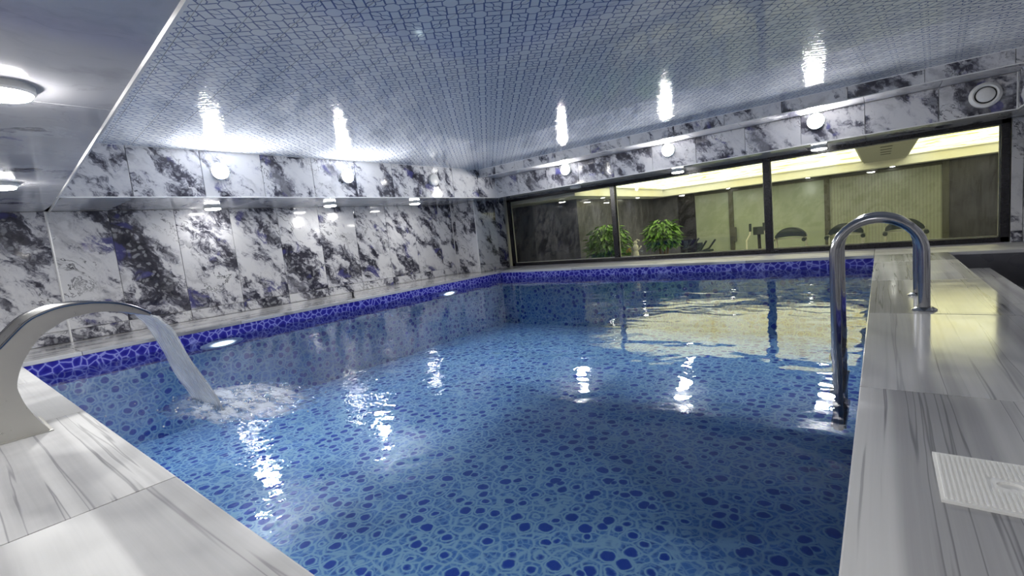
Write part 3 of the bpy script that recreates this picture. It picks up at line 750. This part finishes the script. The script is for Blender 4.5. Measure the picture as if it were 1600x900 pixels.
# tray ceiling: cream border, raised back-lit panels, one beam between
gc = struct(box('ceiling_gym', XGL, XGR, YG0, YG+0.3, ZU+0.1, ZU+0.2, 'gym cream plaster'))
box('border', XGL, XGR, 19.25, YG+0.1, ZG, ZG+0.10, 'gym cream plaster', gc); box('border', XGL, -7.0, YG0, 19.25, ZG, ZG+0.10, 'gym cream plaster', gc)
box('border', 3.1, XGR, YG0, 19.25, ZG, ZG+0.10, 'gym cream plaster', gc); box('border', -7.0, 3.1, YG0, 12.35, ZS+0.1, ZS+0.2, 'gym cream plaster', gc)
box('fascia', -7.0, 3.1, 19.25, 19.3, ZG+0.1, ZU+0.1, 'gym cream plaster', gc); box('fascia', -7.05, -7.0, YG0, 19.3, ZG+0.1, ZU+0.1, 'gym cream plaster', gc)
box('fascia', 3.1, 3.15, YG0, 19.3, ZG+0.1, ZU+0.1, 'gym cream plaster', gc)
bmx0, bmx1 = -0.42, 0.62
box('beam', bmx0, bmx1, YG0, 19.25, 2.16, ZU+0.1, 'gym beam panel', gc)
for k in range(5):
    box('vent_slot', 0.0, 0.22, 13.2+k*0.8, 13.32+k*0.8, 2.153, 2.162, 'vent gap', gc)
for nm, x0, x1 in (('left', -7.0, bmx0), ('right', bmx1, 3.1)):
    lp = thing('ceiling_light_panel', 'back-lit cream ceiling panel with yellow veins behind the %s' % ('left and middle panes' if nm == 'left' else 'right pane corner'), 'light panel', ((x0+x1)/2, 15.5, 2.26), group='back-lit gym ceiling panels')
    box('glowing_sheet', x0-(x0+x1)/2, x1-(x0+x1)/2, YG0+0.1-15.5, 19.25-15.5, 0, 0.02, 'backlit stretch ceiling', lp)
    bm = bmesh.new(); q0, q1 = x0-(x0+x1)/2, x1-(x0+x1)/2
    for a in ((q0, q0+0.06, -3.3, 3.75), (q1-0.06, q1, -3.3, 3.75), (q0, q1, 3.69, 3.75), (q0, q1, -3.3, -3.24)): bm_box(bm, *a, -0.03, 0.0)
    bm_obj('edge_frame', bm, 'gym cream plaster', lp)
def gym_spot(loc, label):
    t = thing('ceiling_spot', label, 'spotlight', loc, (pi, 0, 0), 'small spots on the gym ceiling border')
    lathe('rim', [(0.07, 0.012), (0.095, 0.012), (0.10, 0)], 'white plastic', t, 20); lathe('lens', [(0, 0.02), (0.07, 0.012)], 'gym spot', t, 20)
gym_spot((-7.37, 14.6, ZG), 'small bright spot on the gym ceiling border near the dark stone wall')
gym_spot((-7.37, 17.5, ZG), 'small bright spot on the gym ceiling border at the far left corner')
gym_spot((-4.6, 19.6, ZG), 'small bright spot over the lockable glass door in the gym')
gym_spot((-2.0, 19.6, ZG), 'small bright spot above the middle treadmill area in the gym')
gym_spot((0.3, 19.6, ZG), 'small bright spot above the fluted panel in the gym')
gym_spot((3.6, 16.0, ZG), 'small bright spot on the right gym ceiling border')

def plant(loc, R, H, n, label, seed):
    rs = random.Random(seed)
    t = thing('potted_plant', label, 'plant', loc, group='leafy plants behind the window')
    lathe('pot', [(0, 0), (0.24, 0), (0.33, 0.5), (0.36, 0.52), (0.36, 0.58), (0.31, 0.58), (0.30, 0.5), (0, 0.5)], 'pot clay', t, 24)
    bm = bmesh.new(); bm2 = bmesh.new(); tips = []
    for k in range(7):
        a = 2*pi*k/7+rs.random(); top = Vector((R*0.45*cos(a), R*0.45*sin(a), H*rs.uniform(0.72, 0.9)))
        bm_tube(bm, [(0, 0, 0.5), (top.x*0.25, top.y*0.25, H*0.45), tuple(top)], [0.035, 0.025, 0.012], 6)
    for k in range(n):
        u = rs.random()*2*pi; ph = math.acos(rs.uniform(-0.75, 1)); rr = R*rs.uniform(0.45, 1.0)
        zc = H-R*1.02
        p = Vector((rr*sin(ph)*cos(u), rr*sin(ph)*sin(u), zc+rr*cos(ph)*1.05))
        d = Vector((cos(u), sin(u), rs.uniform(-0.9, 0.3))).normalized(); sd = d.cross(Vector((rs.uniform(-.3, .3), rs.uniform(-.3, .3), 1))).normalized()
        up = sd.cross(d); L = rs.uniform(0.13, 0.24); Wd = L*0.28
        v = [p, p+d*L*0.35+sd*Wd+up*0.01, p+d*L*0.75+sd*Wd*0.7-up*0.02, p+d*L-up*0.05, p+d*L*0.75-sd*Wd*0.7-up*0.02, p+d*L*0.35-sd*Wd+up*0.01]
        vv = [bm2.verts.new(q) for q in v]; bm2.faces.new((vv[0], vv[1], vv[2], vv[3])); bm2.faces.new((vv[0], vv[3], vv[4], vv[5]))
    bm_obj('stems', bm, 'bark brown', t); f_ = bm_obj('foliage', bm2, 'leaf green', t); f_['kind'] = 'stuff'
plant((-6.68, 13.35, GF), 0.66, 2.98, 900, 'bright green potted plant behind the left window mullion', 3)
plant((-5.42, 14.6, GF), 0.52, 2.94, 800, 'darker green potted plant right of the white figurine', 5)

pd = thing('pedestal', 'grey pedestal behind the window carrying the white figurine', 'pedestal', (-5.72, 13.1, GF))
box('column', -0.2, 0.2, -0.2, 0.2, 0.06, 1.72, 'silver paint', pd, 0.01); box('top_plate', -0.26, 0.26, -0.26, 0.26, 1.72, 1.78, 'silver paint', pd, 0.01); box('foot_plate', -0.26, 0.26, -0.26, 0.26, 0, 0.06, 'silver paint', pd, 0.01)
fg = thing('figurine', 'small white figurine with raised arm behind the window', 'figurine', (-5.66, 13.05, GF+1.78))
lathe('body', [(0, 0), (0.10, 0), (0.10, 0.03), (0.07, 0.05), (0.085, 0.16), (0.075, 0.27), (0.05, 0.33), (0.075, 0.39), (0.08, 0.44), (0.05, 0.49), (0.03, 0.51), (0, 0.51)], 'figurine white', fg, 20)
lathe('head', [(0, -0.06), (0.04, -0.045), (0.058, 0), (0.04, 0.045), (0, 0.06)], 'figurine white', fg, 16, (0, 0, 0.55))
tube('arm', [(0.06, 0, 0.34), (0.12, 0, 0.38), (0.17, 0, 0.44)], 0.022, 'figurine white', fg, 8); tube('arm', [(0.0, 0, 0.58), (0.06, 0, 0.64), (0.13, 0, 0.60)], 0.018, 'figurine white', fg, 8)
fp = thing('flower_pot', 'dark pot of yellow flowers beside the white figurine', 'flowers', (-5.90, 13.05, GF+1.78))
lathe('pot', [(0, 0), (0.055, 0), (0.075, 0.13), (0.065, 0.13), (0.05, 0.1), (0, 0.1)], 'black plastic', fp, 16)
bm = bmesh.new(); bms = bmesh.new()
for k in range(14):
    a = random.random()*6.28; r_ = random.random()*0.10; h_ = random.uniform(0.26, 0.40)
    bm_tube(bms, [(0, 0, 0.1), (r_*cos(a), r_*sin(a), h_)], 0.006, 5)
    for j in range(6):
        b_ = 2*pi*j/6; c_ = Vector((r_*cos(a), r_*sin(a), h_)); d_ = Vector((cos(b_), sin(b_), 0.4))*0.045; s_ = Vector((-sin(b_), cos(b_), 0))*0.018
        q = [bm.verts.new(c_), bm.verts.new(c_+d_*0.6+s_), bm.verts.new(c_+d_), bm.verts.new(c_+d_*0.6-s_)]; bm.faces.new(q)
bm_obj('stems', bms, 'leaf green', fp); bm_obj('blossoms', bm, 'petal yellow', fp)

# treadmills
def make_treadmill():
    t = thing('treadmill', '', 'treadmill')
    box('running_deck', -0.42, 0.42, -1.2, 1.2, 0.12, 0.22, 'black plastic', t, 0.02); box('belt', -0.30, 0.30, -1.18, 1.0, 0.22, 0.232, 'black pad', t)
    box('motor_cover', -0.40, 0.40, 0.8, 1.25, 0.22, 0.36, 'black plastic', t, 0.05)
    for s_ in (-1, 1):
        tube('upright', [(s_*0.40, 0.95, 0.2), (s_*0.40, 0.75, 1.2), (s_*0.40, 0.62, 2.05)], 0.032, 'silver paint', t, 10)
        tube('handrail', [(s_*0.40, 0.66, 1.93), (s_*0.42, 0.3, 1.95), (s_*0.42, -0.02, 1.93)], 0.035, 'silver paint', t, 10)
        tube('grip', [(s_*0.42, 0.12, 1.94), (s_*0.42, -0.12, 1.92)], 0.055, 'black pad', t, 10)
    # console: a wide rounded hood
    bm = bmesh.new(); prof = []
    for k in range(17):
        u = -1+2*k/16; prof.append((0.42*u, 0.0, 2.04+0.24*(1-abs(u)**2.6)))
    lo = [(x, 0, 1.96+0.05*(1-abs(x/0.42)**2)) for x, _, _ in prof]
    A = [[bm.verts.new((x, y, z)) for x, _, z in prof] for y in (0.48, 0.78)]; B = [[bm.verts.new((x, y, z)) for x, _, z in lo] for y in (0.48, 0.78)]
    for k in range(16):
        bm.faces.new((A[0][k], A[0][k+1], A[1][k+1], A[1][k])); bm.faces.new((B[0][k], B[1][k], B[1][k+1], B[0][k+1]))
        bm.faces.new((A[0][k], B[0][k], B[0][k+1], A[0][k+1])); bm.faces.new((A[1][k], A[1][k+1], B[1][k+1], B[1][k]))
    for k in (0, 16): bm.faces.new((A[0][k], A[1][k], B[1][k], B[0][k]))
    bm_obj('console', bm, 'black pad', t); box('cross_bar', -0.42, 0.42, 0.55, 0.62, 1.92, 1.96, 'silver paint', t, 0.01)
    return t
tm = make_treadmill()
for i, (x, lb) in enumerate(((-2.22, 'black treadmill behind the window just right of the right mullion'), (-0.82, 'black treadmill seen behind the left side of the ladder arch'), (0.50, 'black treadmill seen behind the right side of the ladder arch'))):
    o = tm if i == 0 else copy_tree(tm)
    o.location = (x*S, 16.3*S, GF*S); o.rotation_euler = (0, 0, 0); tag(o, lb, 'treadmill', 'row of treadmills in the gym')

# elliptical trainer with pale moving handles
el = thing('elliptical_trainer', 'elliptical trainer with pale curved handles left of the right mullion', 'exercise machine', (-3.15, 17.0, GF))
box('base_frame', -0.3, 0.3, -1.1, 1.1, 0.03, 0.12, 'black plastic', el, 0.02)
lathe('flywheel_housing', [(0, -0.15), (0.42, -0.15), (0.48, -0.08), (0.48, 0.08), (0.42, 0.15), (0, 0.15)], 'silver paint', el, 28, (0, 0.6, 0.55), (0, pi/2, 0))
tube('column', [(0, 0.4, 0.1), (0, 0.2, 1.3), (0, 0.12, 2.15)], 0.05, 'black plastic', el, 12); box('console', -0.16, 0.16, 0.05, 0.12, 2.12, 2.38, 'black pad', el, 0.02)
for s_ in (-1, 1):
    tube('moving_handle', [(s_*0.36, 0.25, 0.6), (s_*0.36, 0.05, 1.4), (s_*0.34, -0.05, 1.95), (s_*0.22, -0.1, 2.15), (s_*0.20, -0.12, 2.45)], 0.024, 'figurine white', el, 10)
    tube('grip', [(s_*0.205, -0.115, 2.25), (s_*0.20, -0.12, 2.5)], 0.04, 'black pad', el, 10)
    box('pedal', s_*0.25-0.1, s_*0.25+0.1, -0.8, -0.3, 0.35, 0.42, 'black plastic', el, 0.02)
# exercise bikes
def make_bike():
    t = thing('exercise_bike', '', 'exercise bike')
    box('base_frame', -0.07, 0.07, -0.9, 0.9, 0.08, 0.18, 'black plastic', t, 0.02)
    for y in (-0.85, 0.85): box('foot_bar', -0.4, 0.4, y-0.06, y+0.06, 0.0, 0.1, 'black plastic', t, 0.02)
    lathe('flywheel', [(0, -0.06), (0.40, -0.06), (0.44, -0.03), (0.44, 0.03), (0.40, 0.06), (0, 0.06)], 'silver paint', t, 28, (0, 0.5, 0.6), (0, pi/2, 0))
    tube('seat_post', [(0, -0.3, 0.15), (0, -0.5, 1.75)], 0.05, 'black plastic', t, 10)
    bm = bmesh.new(); bm_box(bm, -0.18, 0.18, -0.72, -0.3, 1.74, 1.84, 0.04); bm_obj('saddle', bm, 'black pad', t)
    tube('handle_post', [(0, 0.3, 0.15), (0, 0.42, 1.9)], 0.05, 'black plastic', t, 10)
    tube('handlebar', [(-0.30, -0.05, 2.32), (-0.27, 0.2, 2.0), (-0.2, 0.42, 1.92), (0.2, 0.42, 1.92), (0.27, 0.2, 2.0), (0.30, -0.05, 2.32)], 0.035, 'black pad', t, 10)
    box('console', -0.14, 0.14, 0.36, 0.44, 1.98, 2.25, 'black pad', t, 0.03)
    for s_ in (-1, 1): box('pedal', s_*0.2-0.06, s_*0.2+0.06, 0.0, 0.22, 0.5+0.2*s_, 0.54+0.2*s_, 'black plastic', t, 0.01)
    return t
bk = make_bike(); bk.location = (-4.50*S, 16.4*S, GF*S); bk.rotation_euler = (0, 0, radians(75)); bk.scale = (0.9, 0.9, 0.9); tag(bk, 'black exercise bike left of the lockable glass door', 'exercise bike', 'gym bikes')
b2 = copy_tree(bk); b2.location = (-5.6*S, 18.4*S, GF*S); b2.rotation_euler = (0, 0, radians(80)); tag(b2, 'black exercise bike right behind the darker green plant', 'exercise bike', 'gym bikes')
